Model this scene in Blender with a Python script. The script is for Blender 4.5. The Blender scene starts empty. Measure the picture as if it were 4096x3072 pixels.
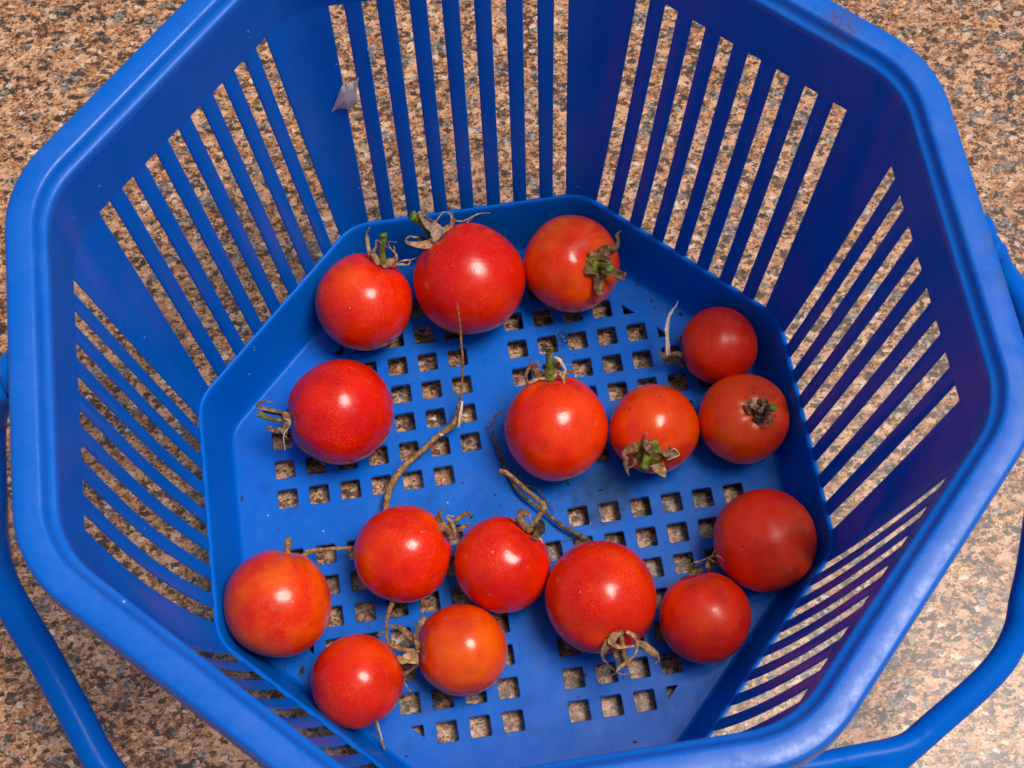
import bpy, bmesh, math, random
from mathutils import Vector, Matrix, noise
from mathutils.geometry import delaunay_2d_cdt

MM = 0.001
D2R = math.radians
scene = bpy.context.scene
COL = scene.collection

# ------------------------------------------------------------------ camera
cam_data = bpy.data.cameras.new('camera')
cam = bpy.data.objects.new('camera', cam_data)
COL.objects.link(cam)
right = Vector((0.98826004, -0.15269907, -0.00500917))
down = Vector((-0.14300601, -0.91299288, -0.38209066))
fwd = Vector((0.05377155, 0.37832127, -0.92411127))
M = Matrix((right, -down, -fwd)).transposed().to_4x4()
M.translation = Vector((-19.79, -145.129, 446.842)) * MM
cam.matrix_world = M
cam_data.sensor_width = 36.0
cam_data.lens = 51.99
cam_data.clip_start = 0.01
cam_data.clip_end = 50.0
cam_data.dof.use_dof = True
cam_data.dof.focus_distance = 0.452
cam_data.dof.aperture_fstop = 45.0
scene.camera = cam

# ------------------------------------------------------------------ world, sun, exposure
SUN_DIR = Vector((0.33, -0.04, 0.94)).normalized()
el = math.asin(SUN_DIR.z)
world = bpy.data.worlds.new('World')
scene.world = world
world.use_nodes = True
wn = world.node_tree
bg = wn.nodes['Background']
sky = wn.nodes.new('ShaderNodeTexSky')
sky.sky_type = 'NISHITA'
sky.sun_disc = False
sky.sun_elevation = el
sky.sun_rotation = math.atan2(SUN_DIR.x, SUN_DIR.y)
sky.air_density = 1.0
sky.dust_density = 4.0
sky.ozone_density = 1.0
wn.links.new(sky.outputs[0], bg.inputs[0])
bg.inputs[1].default_value = 0.05
sd = bpy.data.lights.new('sun', 'SUN')
sd.energy = 1.5
sd.angle = D2R(23)
sd.color = (1.0, 0.95, 0.87)
sun = bpy.data.objects.new('sun', sd)
COL.objects.link(sun)
sun.rotation_euler = SUN_DIR.to_track_quat('Z', 'Y').to_euler()
scene.view_settings.view_transform = 'Standard'
scene.view_settings.look = 'None'
scene.view_settings.gamma = 1.0
scene.view_settings.exposure = 0.78
scene.render.engine = 'CYCLES'
scene.render.resolution_x = 1024
scene.render.resolution_y = 768

# ------------------------------------------------------------------ measured positions (millimetres)
TOMATO_XYZR=[[-37.5,66.8,15.7,15.7],[-2.9,68.7,17.9,17.9],[31,70.1,15.8,15.8],[-49.1,29.9,16.5,16.5],[16.4,14.3,16.4,16.4],[47,10.2,14,14],[73.2,35.6,12.4,12.4],[75.2,9.1,14.2,14.2],[73.1,-30.8,15.6,15.6],[-35.6,-18,14.8,14.8],[-6.6,-25.7,14.5,14.5],[20.9,-40.8,16.8,16.8],[50.6,-50.8,13.7,13.7],[-74.3,-27.6,16,16],[-53.8,-54,13.7,13.7],[-22.1,-49.4,13.5,13.5]]
DETAIL={
 1:{'axis':[0.482,0.487,0.728],'f':[['stem',[[-29.56,74.79,27.62],[-29.36,76.31,31.18],[-28.48,77.65,34.48],[-28.03,78.73,36.57],[-28.02,79.04,37.03]],[1.25,1.15,1.1,1.25,1.45],'green'],['sepal',[[-30.34,74.14,27.85],[-32.12,75.73,28.47],[-33.2,76.84,29.47],[-33.49,78.76,30.86],[-33.3,81.09,32.54],[-33.01,82.32,33.79],[-31.93,83.24,34.95]],[1.72,1.44,0.86,1.15,0.86,0.5,0.11],'dry'],['sepal',[[-30.36,73.92,27.97],[-31.97,75.41,29.03],[-32.12,76.57,30.58],[-30.84,77.76,31.95],[-30.75,79.25,33.38]],[2.3,2.01,1.29,0.57,0.14],'dry'],['sepal',[[-29.52,74.02,27.52],[-27.52,73.48,27.96],[-25.83,73.74,28.82],[-25.15,74.82,30.27],[-26.31,76.14,31.83]],[2.15,2.58,1.86,0.86,0.29],'dry'],['sepal',[[-26.71,73.68,27.01],[-24.19,72.95,27.04],[-22.38,72.32,27.06],[-21.14,72.72,27.48],[-21.16,73.38,28.11],[-22.72,73.46,28.41],[-24.49,73.11,28.53]],[1.29,0.86,0.57,0.46,0.4,0.57,0.07],'dry'],['thread',[[-25.18,73.99,29.39],[-25.25,74.87,30.83],[-26.3,75.9,32.27],[-28.32,76.71,34.38],[-30.34,77.85,36.62]],0.17,'dry'],['thread',[[-26.33,76.24,31.33],[-26.82,78.11,33.15],[-24.21,77.71,33.13]],0.17,'dry'],['thread',[[-21.02,73.51,27.81],[-19.99,73.5,28.14],[-18.86,73.62,28.52]],0.17,'dry'],['thread',[[-30.54,79.22,33.38],[-31.27,77.94,31.73],[-32.07,77.2,30.3]],0.17,'dry'],['thread',[[-25.34,77.63,30.87],[-25.2,76.67,30.49],[-25.76,75.82,30.11]],0.17,'dry']]},
 2:{'axis':[-0.484,0.666,0.568],'f':[['stem',[[-13.61,81.95,27.41],[-15.08,83.92,30.29],[-16.54,84.91,32.78],[-17.84,84.94,34.88],[-18.34,85.03,35.43]],[0.9,1.2,1.4,1.7,1.9],'green'],['sepal',[[-10.48,79.04,30.66],[-11.88,81.59,30.61],[-13.33,82.72,33.15],[-14.76,83.83,35.69],[-16.09,85.08,37.2]],[4.74,3.89,3.15,2.14,0.85],'rough'],['sepal',[[-12.01,78.8,29.72],[-14.22,78.02,28.46],[-17.0,77.57,29.2],[-19.63,77.66,30.71],[-21.11,77.95,31.83],[-21.11,79.13,31.77],[-19.85,79.98,31.65],[-18.33,79.71,31.09],[-16.91,79.73,30.64]],[2.59,2.45,2.16,1.29,0.72,0.54,0.46,0.43,0.14],'dry'],['sepal',[[-10.31,80.99,28.83],[-8.39,82.0,29.46],[-6.39,82.43,30.51],[-5.57,83.6,32.34],[-5.95,84.75,33.33],[-7.26,85.7,33.64]],[1.73,1.59,1.44,1.15,0.86,0.14],'dry'],['sepal',[[-13.22,78.93,28.61],[-15.17,81.25,24.87],[-16.96,82.07,25.1],[-17.23,82.72,26.43]],[1.3,1.31,1.6,1.02],'dark'],['thread',[[-11.66,83.51,31.41],[-9.22,85.45,32.71],[-8.38,86.03,33.35],[-7.27,85.63,33.61]],0.2,'dry'],['thread',[[-5.34,83.34,31.7],[-2.65,82.97,31.17],[0.1,83.86,31.15],[3.13,84.61,31.64],[6.44,84.3,31.7]],0.26,'dry'],['thread',[[-1.29,82.46,30.5],[-0.46,83.14,30.83],[0.64,83.64,31.1]],0.2,'dry']]},
 3:{'axis':[0.487,-0.462,0.741],'f':[['disc',[[38.68,62.71,27.68]],[4.7],'olive',[0.487,-0.462,0.741]],['sepal',[[38.94,63.77,29.0],[39.86,65.22,30.3],[42.0,65.32,31.33],[43.72,65.65,32.64],[44.52,67.04,34.34],[44.45,68.23,35.47],[45.69,68.81,36.87]],[4.87,4.0,2.85,1.85,0.85,1.21,0.21],'brown'],['sepal',[[37.72,59.68,27.25],[36.85,57.98,27.05],[37.02,55.32,25.86],[37.83,53.72,24.28]],[3.72,3.15,3.0,2.44],'brown'],['sepal',[[40.25,60.09,27.57],[42.51,58.98,27.79],[44.57,58.13,27.23],[45.89,57.89,26.35]],[3.44,2.57,2.58,2.15],'brown'],['sepal',[[35.95,61.46,28.42],[34.4,60.9,28.42],[32.99,60.27,28.19]],[5.01,3.72,1.43],'brown'],['sepal',[[37.53,63.99,29.01],[36.16,64.7,29.92],[35.21,64.35,30.26]],[3.72,3.15,2.14],'brown'],['stem',[[38.96,61.99,28.05],[39.37,60.18,30.8],[40.42,56.93,34.94]],[1.25,1.25,1.35],'green'],['thread',[[39.64,60.54,30.96],[41.26,61.22,31.34],[42.38,62.44,30.82]],0.25,'dry']]},
 4:{'axis':[-0.956,-0.121,0.268],'f':[['stem',[[-65.61,28.22,21.01],[-67.34,28.2,21.44],[-69.45,28.38,22.15],[-71.47,29.02,23.16],[-73.01,29.99,23.46],[-73.96,30.35,23.55]],[0.6,0.7,0.75,0.85,0.9,1.0],'olivebrown'],['sepal',[[-65.83,29.95,22.24],[-68.49,30.62,23.44],[-70.51,30.98,24.55],[-72.57,31.63,25.24],[-73.64,32.0,25.33],[-73.41,32.51,25.77],[-72.51,33.03,26.25],[-71.12,33.05,26.56],[-69.49,32.51,26.65],[-67.97,32.0,26.74]],[0.89,0.89,1.06,1.0,0.78,0.67,0.78,0.55,0.44,0.09],'brown'],['sepal',[[-66.18,29.93,20.59],[-68.83,30.58,21.24],[-70.91,31.23,21.93],[-72.42,31.81,22.62]],[0.78,0.67,0.89,0.89],'dark'],['sepal',[[-64.9,29.98,22.42],[-65.46,28.56,22.56],[-65.01,27.63,21.66],[-65.75,26.0,21.5],[-66.52,24.49,21.05],[-66.9,23.82,20.43]],[1.78,2.34,1.67,2.12,2.0,1.34],'brown'],['sepal',[[-67.12,25.43,19.45],[-68.99,25.4,19.66],[-70.54,25.78,20.26],[-71.75,26.2,20.9],[-72.64,26.24,20.87]],[2.46,1.56,0.89,0.45,0.56],'brown'],['thread',[[-71.51,26.27,20.95],[-71.45,26.68,21.12],[-70.13,26.47,21.11]],0.15,'dry'],['thread',[[-65.53,27.84,22.58],[-64.67,26.87,22.24],[-64.85,25.61,21.82],[-66.0,24.44,21.6],[-66.85,23.5,20.95],[-67.25,22.0,19.99],[-67.24,20.54,19.06],[-67.38,19.17,18.28]],0.17,'pale'],['thread',[[-66.75,23.55,20.11],[-66.12,22.52,19.72]],0.13,'dry']]},
 5:{'axis':[0.011,0.789,0.614],'f':[['stem',[[16.47,27.8,26.7],[16.67,29.27,28.94],[16.88,31.16,31.89],[17.03,32.34,34.0],[17.1,32.91,35.32],[17.14,33.18,35.65]],[1.45,1.3,1.1,1.15,1.4,1.6],'green'],['sepal',[[15.66,27.09,26.9],[13.57,27.04,27.3],[11.02,26.51,27.48],[9.56,26.0,27.72]],[0.68,0.68,0.97,0.68],'dry'],['sepal',[[9.36,25.94,27.69],[9.2,27.43,28.5],[9.48,28.63,29.34],[10.56,30.53,30.72],[11.36,32.54,32.67]],[0.87,0.87,0.92,0.77,0.14],'brown'],['sepal',[[14.3,28.27,25.14],[12.42,30.21,25.82],[12.11,31.43,26.85],[12.98,31.99,28.21],[14.16,32.61,29.07]],[2.45,2.74,2.15,0.59,0.15],'brown'],['thread',[[13.09,32.06,28.25],[13.88,31.39,28.02],[15.75,31.42,28.14]],0.14,'dry'],['sepal',[[17.08,27.33,27.08],[18.62,27.81,27.91],[19.6,27.35,28.86],[20.27,26.05,28.91],[20.38,23.37,29.71]],[1.66,1.46,1.26,1.26,0.19],'dry'],['sepal',[[20.67,28.08,26.52],[21.54,28.66,27.35],[21.08,29.7,28.83],[20.06,30.91,30.35],[18.57,32.05,30.73]],[1.07,0.68,0.88,1.07,0.58],'pale'],['sepal',[[18.92,29.32,25.52],[19.25,31.44,26.73],[20.09,32.48,27.74],[21.26,32.46,28.34]],[2.45,2.25,1.66,1.46],'brown'],['sepal',[[20.14,27.72,25.8],[22.17,28.05,26.05],[24.13,28.17,27.3],[25.7,28.28,27.97]],[0.98,1.27,0.88,0.19],'brown'],['thread',[[25.7,28.28,27.97],[25.87,28.7,28.16],[25.08,29.38,28.61],[23.33,29.56,28.58],[21.62,29.96,28.64]],0.15,'dry']]},
 6:{'axis':[-0.31,-0.759,0.573],'f':[['disc',[[42.91,-0.62,22.44]],[5.3],'olive',[-0.31,-0.759,0.573]],['stem',[[42.09,-0.2,23.16],[41.04,-3.12,24.06],[39.81,-5.9,25.02]],[1.3,1.2,1.4],'green'],['sepal',[[39.83,1.96,23.69],[37.08,1.28,23.69],[35.3,0.22,24.02],[34.88,-1.52,23.82],[34.79,-3.43,23.03],[35.56,-6.3,20.82]],[3.09,2.37,1.85,1.85,1.34,0.31],'brown'],['sepal',[[43.5,2.77,25.64],[42.29,2.99,25.56],[41.93,0.88,26.3],[42.49,-0.98,26.65],[44.94,-3.42,26.55]],[4.11,2.67,2.36,1.74,0.2],'brown'],['sepal',[[46.27,0.02,23.81],[48.17,-1.21,23.32],[50.12,-1.9,23.47],[51.4,-2.39,23.34]],[4.33,3.3,1.85,0.51],'brown'],['thread',[[47.73,-3.36,22.41],[49.92,-3.06,23.09],[51.43,-2.59,23.59],[50.2,-0.9,24.64],[48.7,-1.28,24.18]],0.2,'pale'],['sepal',[[44.66,-3.9,21.57],[44.92,-5.46,21.17],[45.89,-6.7,20.5],[46.59,-7.89,19.51]],[3.92,3.2,2.06,0.21],'dry'],['sepal',[[37.95,-1.42,22.2],[37.64,-2.6,21.92],[36.56,-3.49,21.49],[35.79,-3.76,21.33]],[1.34,1.13,0.52,0.15],'brown']]},
 7:{'axis':[-0.983,-0.008,-0.185],'f':[['sepal',[[56.27,34.86,11.74],[56.65,37.68,13.63],[56.73,40.0,15.31],[57.09,42.28,16.98],[58.2,45.16,18.77],[59.55,46.95,20.12],[60.77,47.84,21.1],[61.37,48.9,22.11]],[1.54,1.26,1.12,1.19,0.91,0.63,0.42,0.07],'pale'],['sepal',[[57.03,35.73,11.6],[55.01,35.52,11.39],[53.42,35.37,11.24]],[1.68,1.54,0.84],'brown'],['sepal',[[60.7,34.51,12.37],[59.39,35.64,10.61],[56.97,35.35,11.44]],[2.66,1.83,1.26],'brown'],['sepal',[[61.16,32.02,8.69],[60.34,32.6,9.43],[59.71,33.1,9.59]],[1.69,1.55,0.7],'dark'],['sepal',[[61.42,39.27,14.63],[61.17,39.71,12.38],[60.57,39.54,12.28]],[1.12,0.84,0.42],'brown']]},
 8:{'axis':[0.184,-0.231,0.955],'f':[['disc',[[77.77,5.75,27.95]],[2.8],'dark',[0.184,-0.231,0.955]],['stem',[[79.55,6.33,28.62],[80.01,5.33,30.94],[80.68,4.42,33.31]],[1.0,1.1,1.25],'olivebrown'],['sepal',[[77.01,5.97,28.65],[75.76,6.45,30.72],[74.81,7.41,31.49],[74.38,8.11,30.67],[73.85,7.44,29.93],[74.69,5.36,28.26]],[2.4,2.05,1.91,1.92,1.23,1.03],'dry'],['sepal',[[78.17,4.51,28.12],[79.08,3.38,29.66],[79.95,2.54,29.58],[79.21,1.35,28.18],[77.61,1.37,27.23]],[2.4,2.19,1.71,1.23,0.41],'brown'],['sepal',[[77.64,7.79,29.43],[78.54,8.17,30.93],[79.42,7.56,31.17],[80.04,6.65,30.4]],[2.06,1.37,1.23,0.55],'brown'],['sepal',[[77.04,4.95,29.31],[77.8,5.35,30.82],[78.36,6.71,31.84],[78.31,8.41,31.89]],[2.05,1.02,0.48,0.27],'dry'],['sepal',[[76.1,4.52,27.94],[77.11,3.06,27.46],[77.44,2.05,27.07]],[2.4,2.2,1.03],'dark'],['thread',[[81.55,4.13,30.54],[81.69,3.38,28.62],[82.39,2.88,27.91],[82.78,3.33,28.33],[82.06,4.1,29.48]],0.13,'dry']]},
 10:{'axis':[0.942,0.191,0.278],'f':[['stem',[[-20.77,-12.92,20.42],[-17.63,-11.8,22.15],[-15.82,-11.29,23.0],[-14.4,-11.11,23.7],[-14.05,-11.03,23.86]],[0.7,0.7,0.66,0.9,1.0],'tan'],['sepal',[[-21.26,-15.88,18.64],[-22.35,-14.57,20.79],[-22.95,-12.79,21.11],[-23.28,-11.34,22.33],[-23.04,-9.92,23.36],[-21.23,-8.96,24.51]],[2.38,2.71,2.54,1.86,1.18,0.51],'brown'],['sepal',[[-20.18,-16.76,18.67],[-19.34,-15.02,20.73],[-19.81,-12.73,22.18],[-20.88,-10.88,23.09],[-18.72,-11.39,23.34]],[1.7,1.02,1.01,0.68,0.17],'dry'],['sepal',[[-19.86,-14.66,19.22],[-17.03,-14.2,19.79],[-15.38,-13.6,20.46],[-13.67,-13.71,20.84]],[1.53,1.53,0.85,0.42],'brown'],['sepal',[[-20.89,-13.9,20.77],[-20.13,-15.78,20.7],[-20.2,-17.24,19.66]],[2.71,2.2,1.35],'brown']]},
 11:{'axis':[0.664,0.412,0.624],'f':[['sepal',[[2.45,-19.1,24.09],[1.16,-17.54,25.41],[0.55,-16.03,26.54],[1.6,-14.77,27.65],[3.32,-15.66,27.93]],[2.18,2.18,1.84,2.68,1.0],'brown'],['thread',[[3.48,-15.69,27.93],[3.4,-16.74,27.39],[3.53,-17.58,26.62]],0.25,'dry'],['sepal',[[3.82,-20.16,23.41],[5.67,-19.18,24.46],[6.63,-18.38,25.39],[6.46,-17.25,26.38]],[3.87,3.69,2.01,1.17],'dark'],['sepal',[[3.74,-20.64,23.86],[4.41,-21.75,23.66],[5.19,-22.18,23.53]],[2.01,1.68,1.01],'brown'],['thread',[[5.22,-22.03,23.59],[5.82,-22.53,23.21],[6.19,-23.45,22.53]],0.25,'pale'],['sepal',[[0.46,-16.64,24.87],[-1.45,-15.8,25.11],[-2.17,-14.93,25.53]],[0.34,0.42,0.59],'brown'],['stem',[[3.16,-18.89,24.22],[4.94,-17.24,25.97],[6.7,-15.72,27.56],[7.87,-14.51,28.77],[7.55,-13.35,29.01],[5.91,-11.02,28.36],[3.46,-7.34,26.48],[0.83,-2.8,23.85],[-1.09,-0.18,22.65],[-3.11,1.06,21.96]],[0.8,0.72,0.78,1.05,0.95,0.72,0.75,0.75,0.8,0.85],'tan']]},
 12:{'axis':[0.166,-0.883,0.439],'f':[['stem',[[23.84,-55.3,24.32],[23.73,-57.21,25.05],[23.7,-59.52,24.97],[23.9,-61.81,24.26],[24.32,-63.53,23.36],[24.41,-63.9,23.22]],[0.65,0.65,0.7,0.7,0.95,1.0],'tan'],['sepal',[[20.74,-55.44,25.32],[19.25,-56.87,24.93],[18.05,-58.64,25.0],[17.62,-60.53,25.07],[18.28,-61.79,24.59],[20.6,-65.01,24.49]],[2.67,2.38,1.24,0.76,0.38,0.09],'brown'],['sepal',[[24.46,-54.32,26.42],[21.96,-54.85,26.18],[20.84,-56.23,26.15],[21.44,-57.7,26.23],[23.67,-58.66,26.4],[27.05,-58.61,26.4]],[1.43,2.19,2.19,1.14,0.76,0.48],'dry'],['sepal',[[25.45,-54.37,25.98],[27.63,-55.76,25.87],[28.18,-57.49,25.84],[27.6,-59.4,26.11],[26.39,-61.3,25.91],[23.91,-62.86,25.56],[21.26,-64.31,25.24],[20.37,-65.28,25.01]],[0.86,1.24,0.95,0.57,0.57,0.95,0.76,0.19],'dry'],['sepal',[[28.31,-58.05,23.89],[30.06,-58.9,24.29],[31.71,-60.42,24.31],[32.96,-61.69,23.86],[33.49,-62.94,23.92]],[2.49,2.48,2.1,1.62,0.38],'dry'],['thread',[[33.49,-62.94,23.92],[33.32,-63.45,23.7],[32.08,-63.97,23.41]],0.25,'dry'],['sepal',[[21.63,-57.64,23.23],[22.27,-59.71,22.42],[22.71,-61.67,22.19],[22.1,-63.47,21.96]],[2.39,2.11,1.72,0.57],'brown'],['thread',[[20.59,-65.1,24.45],[19.62,-65.31,23.87],[18.73,-65.51,23.63]],0.2,'dry'],['thread',[[20.96,-65.16,24.45],[22.54,-65.74,23.76],[24.21,-65.72,23.32]],0.2,'dry'],['thread',[[23.07,-64.07,21.77],[22.84,-65.11,20.9],[22.87,-66.43,19.71]],0.2,'brown']]},
 13:{'axis':[-0.052,0.843,0.535],'f':[['sepal',[[47.99,-39.28,21.12],[47.66,-38.09,22.24],[47.58,-37.21,23.24],[47.22,-35.89,24.19],[47.06,-35.52,24.33]],[1.91,0.88,0.51,1.68,1.1],'olivebrown'],['sepal',[[51.07,-38.81,21.27],[50.09,-37.9,21.59],[48.81,-37.41,21.93],[47.96,-36.99,22.27]],[1.84,1.84,1.32,0.44],'dark'],['sepal',[[53.12,-38.99,21.32],[52.99,-37.85,22.53],[53.1,-36.66,23.68],[53.66,-35.99,24.52],[54.42,-35.69,24.91],[55.53,-34.29,26.09]],[0.96,1.1,0.95,0.44,0.44,0.22],'brown'],['thread',[[47.97,-36.77,22.57],[49.47,-36.21,23.54],[50.9,-36.31,23.91],[52.25,-36.13,24.17],[53.89,-35.74,24.86]],0.16,'dry'],['thread',[[54.22,-36.0,24.77],[55.67,-35.86,25.35],[56.68,-36.34,25.42],[57.73,-37.67,24.94]],0.16,'dry'],['thread',[[53.46,-36.16,24.66],[55.07,-37.49,24.43]],0.16,'dry'],['thread',[[49.47,-36.36,23.26],[51.62,-36.68,23.47]],0.16,'dry'],['thread',[[44.82,-35.44,22.29],[45.87,-36.36,21.97],[47.08,-37.01,21.99]],0.16,'dry'],['sepal',[[48.96,-39.24,21.24],[48.81,-38.16,21.84]],[1.1,1.47],'olivebrown']]},
 14:{'axis':[0.327,0.878,0.35],'f':[['stem',[[-69.93,-15.03,17.7],[-69.43,-12.77,19.09],[-68.63,-9.51,20.91]],[0.95,0.95,1.1],'tan']]},
 15:{'axis':[0.293,-0.937,-0.188],'f':[['stem',[[-50.33,-64.71,7.64],[-50.01,-66.6,6.35],[-49.54,-69.48,4.65],[-48.97,-72.65,2.84]],[0.3,0.3,0.3,0.45],'tan'],['stem',[[-49.75,-64.8,7.64],[-49.5,-67.16,6.15],[-49.05,-72.23,3.01]],[0.22,0.22,0.22],'pale']]},
 16:{'axis':[-0.967,0.053,0.251],'f':[['stem',[[-35.47,-48.2,16.52],[-37.9,-47.89,16.83],[-40.28,-46.68,16.32],[-42.33,-45.48,15.61],[-43.37,-44.11,15.04],[-43.51,-41.53,15.0],[-43.07,-38.7,15.1],[-42.47,-36.04,15.14],[-40.59,-32.74,15.52]],[0.75,0.78,0.74,0.85,0.62,0.5,0.5,0.6,0.85],'tan'],['sepal',[[-35.02,-48.22,17.95],[-34.92,-45.55,19.59],[-34.25,-43.51,20.46],[-33.08,-41.72,21.26],[-31.37,-39.72,21.64]],[1.23,1.41,1.23,1.58,1.23],'brown'],['sepal',[[-35.33,-50.09,16.84],[-37.82,-50.35,17.35],[-39.75,-50.28,17.59],[-40.63,-49.2,18.2]],[3.35,2.99,2.64,0.7],'dry'],['sepal',[[-35.27,-46.03,17.97],[-36.85,-43.68,19.05],[-38.86,-41.77,19.93],[-40.65,-40.97,20.8],[-42.78,-41.28,21.21],[-44.79,-42.52,20.15],[-46.31,-42.85,19.49]],[1.94,1.76,1.41,0.88,0.62,0.62,0.35],'brown'],['sepal',[[-35.63,-51.75,15.6],[-37.71,-52.67,12.94],[-40.02,-53.64,12.41]],[1.06,0.89,0.53],'brown'],['thread',[[-40.57,-54.98,9.66],[-39.38,-57.3,7.7],[-38.52,-58.25,6.28],[-38.24,-59.96,5.6]],0.2,'dry'],['thread',[[-35.69,-51.7,14.54],[-38.62,-52.95,10.61],[-40.16,-54.18,8.93],[-40.57,-54.98,9.66]],0.2,'dry']]},
 101:{'f':[['stem',[[-40.28,-2.57,5.0],[-38.54,4.3,4.0],[-35.65,9.96,3.2],[-32.15,13.77,3.0],[-26.57,17.75,3.0],[-19.79,22.61,3.2],[-15.1,24.86,4.0],[-12.84,27.77,5.5],[-11.45,31.51,8.0],[-10.27,35.19,12.0],[-9.05,40.26,19.0],[-8.81,43.5,24.0],[-8.53,46.65,29.0],[-8.38,49.97,33.5],[-8.41,52.59,36.0]],[0.9,1.1,1.25,1.1,1.0,1.0,1.25,1.05,0.65,0.5,0.42,0.45,0.42,0.3,0.08],'tan'],['sepal',[[-13.21,23.05,6.5],[-11.91,27.18,8.0],[-10.87,30.53,9.5]],[0.71,0.86,0.45],'pale'],['thread',[[-19.58,21.7,4.8],[-18.76,22.08,4.9],[-18.41,21.68,4.8]],0.45,'pale']]},
 102:{'f':[['stem',[[21.44,-19.86,4.0],[20.59,-18.76,3.5],[17.37,-15.89,3.0],[13.88,-12.85,3.0],[10.51,-8.98,3.0],[7.08,-5.3,2.8],[3.64,-1.6,2.6],[2.14,0.9,2.6],[0.77,4.24,2.6],[-0.27,8.05,2.8],[-1.09,11.55,3.0],[-1.9,15.15,3.0],[-2.48,18.53,3.5],[-2.76,21.99,4.5],[-2.59,23.91,5.5],[-1.18,25.06,6.5],[1.41,25.81,8.0]],[0.8,0.75,0.6,0.5,0.42,0.4,0.4,0.42,0.4,0.45,0.4,0.36,0.33,0.27,0.25,0.28,0.25],'twig'],['thread',[[-2.67,22.89,5.0],[-3.72,22.82,5.0],[-4.59,22.61,4.0]],0.2,'twig'],['thread',[[-1.18,25.06,6.5],[-1.67,25.78,6.5]],0.22,'twig'],['thread',[[-0.28,7.98,3.0],[1.8,7.43,2.0],[3.16,5.67,1.5],[4.8,4.02,1.0]],0.3,'twig'],['thread',[[-1.34,9.87,3.0],[-2.21,10.47,2.5]],0.35,'twig'],['thread',[[4.93,1.46,3.0],[7.04,1.16,2.5],[8.72,-0.21,2.0],[10.2,-2.71,2.0],[11.73,-4.92,2.0],[12.37,-8.5,1.0]],0.3,'twig'],['thread',[[12.44,-18.53,1.0],[14.48,-17.48,1.5],[17.14,-17.36,2.5]],0.18,'twig'],['thread',[[20.59,-18.76,3.5],[18.7,-17.48,3.0],[16.18,-15.09,2.8]],0.4,'twig']]},
 103:{'f':[['stem',[[-67.33,-15.0,12.0],[-65.97,-12.94,11.0],[-63.8,-11.4,10.0],[-59.08,-10.91,8.0],[-51.82,-11.35,7.0],[-49.49,-11.31,7.0]],[0.7,0.7,0.62,0.5,0.5,0.5],'tan'],['thread',[[-65.97,-12.94,11.0],[-65.21,-13.97,10.0],[-63.51,-14.75,9.0]],0.4,'tan']]},
}
FILM_BIG=[[-32.87,99.32,90.91],[-31.96,99.31,90.73],[-31.34,99.44,92.01],[-30.93,99.39,91.58],[-29.59,99.34,91.07],[-28.21,99.54,93.02],[-27.68,99.6,93.61],[-28.3,99.32,90.81],[-28.88,99.15,89.16],[-29.02,98.84,86.21],[-29.33,98.6,83.86],[-29.78,98.48,82.74],[-31.07,98.32,81.18],[-32.18,98.18,79.82],[-32.56,98.26,80.63],[-33.46,98.31,81.06],[-34.64,98.31,81.06],[-35.89,98.26,80.59],[-37.53,98.15,79.57],[-36.59,98.34,81.34],[-35.59,98.63,84.18],[-34.19,99.01,87.86]]
FILM_SMALL=[[-22.89,100.84,106.03],[-22.31,100.76,105.27],[-22.11,100.66,104.26],[-22.76,100.55,103.08],[-22.49,100.38,101.39],[-22.41,100.11,98.73],[-23.16,100.16,99.21],[-23.65,100.34,100.96],[-24.14,100.41,101.72],[-23.71,100.56,103.27],[-24.27,100.7,104.68],[-23.82,100.79,105.56]]
CRUMBS=[[-62.2,60.9],[-82.6,39.5],[57.0,60.4],[65.6,53.9],[-86.4,25.5],[-84.4,12.1],[-74.1,0.2],[-76.0,-43.2],[-71.1,-45.0],[-70.6,-44.2],[-71.0,-45.8],[-42.9,-75.3],[24.7,-81.6],[13.7,-59.9],[-45.1,55.4],[53.4,66.9],[53.7,67.6],[-14.5,6.7],[-4.9,1.0],[18.8,1.1],[28.3,-2.5],[18.6,-7.3],[-13.2,-5.1],[-2.0,9.0],[15.0,66.3],[57.6,57.7]]

# ------------------------------------------------------------------ node helpers
def new_mat(name):
    m = bpy.data.materials.new(name)
    m.use_nodes = True
    nt = m.node_tree
    return m, nt, nt.nodes['Principled BSDF']

def N(nt, kind, **kw):
    n = nt.nodes.new(kind)
    for k, v in kw.items():
        if k in n.inputs.keys():
            n.inputs[k].default_value = v
        else:
            setattr(n, k, v)
    return n

def mm_coords(nt, scale=(1, 1, 1)):
    tc = nt.nodes.new('ShaderNodeTexCoord')
    mp = nt.nodes.new('ShaderNodeMapping')
    mp.inputs['Scale'].default_value = (1000 * scale[0], 1000 * scale[1], 1000 * scale[2])
    nt.links.new(tc.outputs['Object'], mp.inputs['Vector'])
    return mp.outputs['Vector']

def noise_tex(nt, vec, scale, detail=4, rough=.55, distort=0.0):
    n = N(nt, 'ShaderNodeTexNoise', Scale=scale, Detail=detail, Roughness=rough, Distortion=distort)
    nt.links.new(vec, n.inputs['Vector'])
    return n.outputs['Fac']

def ramp(nt, fac, stops, interp='LINEAR'):
    r = nt.nodes.new('ShaderNodeValToRGB')
    r.color_ramp.interpolation = interp
    el = r.color_ramp.elements
    while len(el) < len(stops):
        el.new(0.5)
    for e, (p, c) in zip(el, stops):
        e.position = p
        e.color = (c, c, c, 1) if isinstance(c, (int, float)) else (*c, 1)
    nt.links.new(fac, r.inputs['Fac'])
    return r.outputs['Color']

def mix(nt, fac, a, b, mode='MIX'):
    m = nt.nodes.new('ShaderNodeMix')
    m.data_type = 'RGBA'
    m.blend_type = mode
    for key, v in ((0, fac), (6, a), (7, b)):
        if isinstance(v, bpy.types.NodeSocket):
            nt.links.new(v, m.inputs[key])
        elif key == 0:
            m.inputs[0].default_value = v
        else:
            m.inputs[key].default_value = (*v, 1)
    return m.outputs[2]

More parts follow.
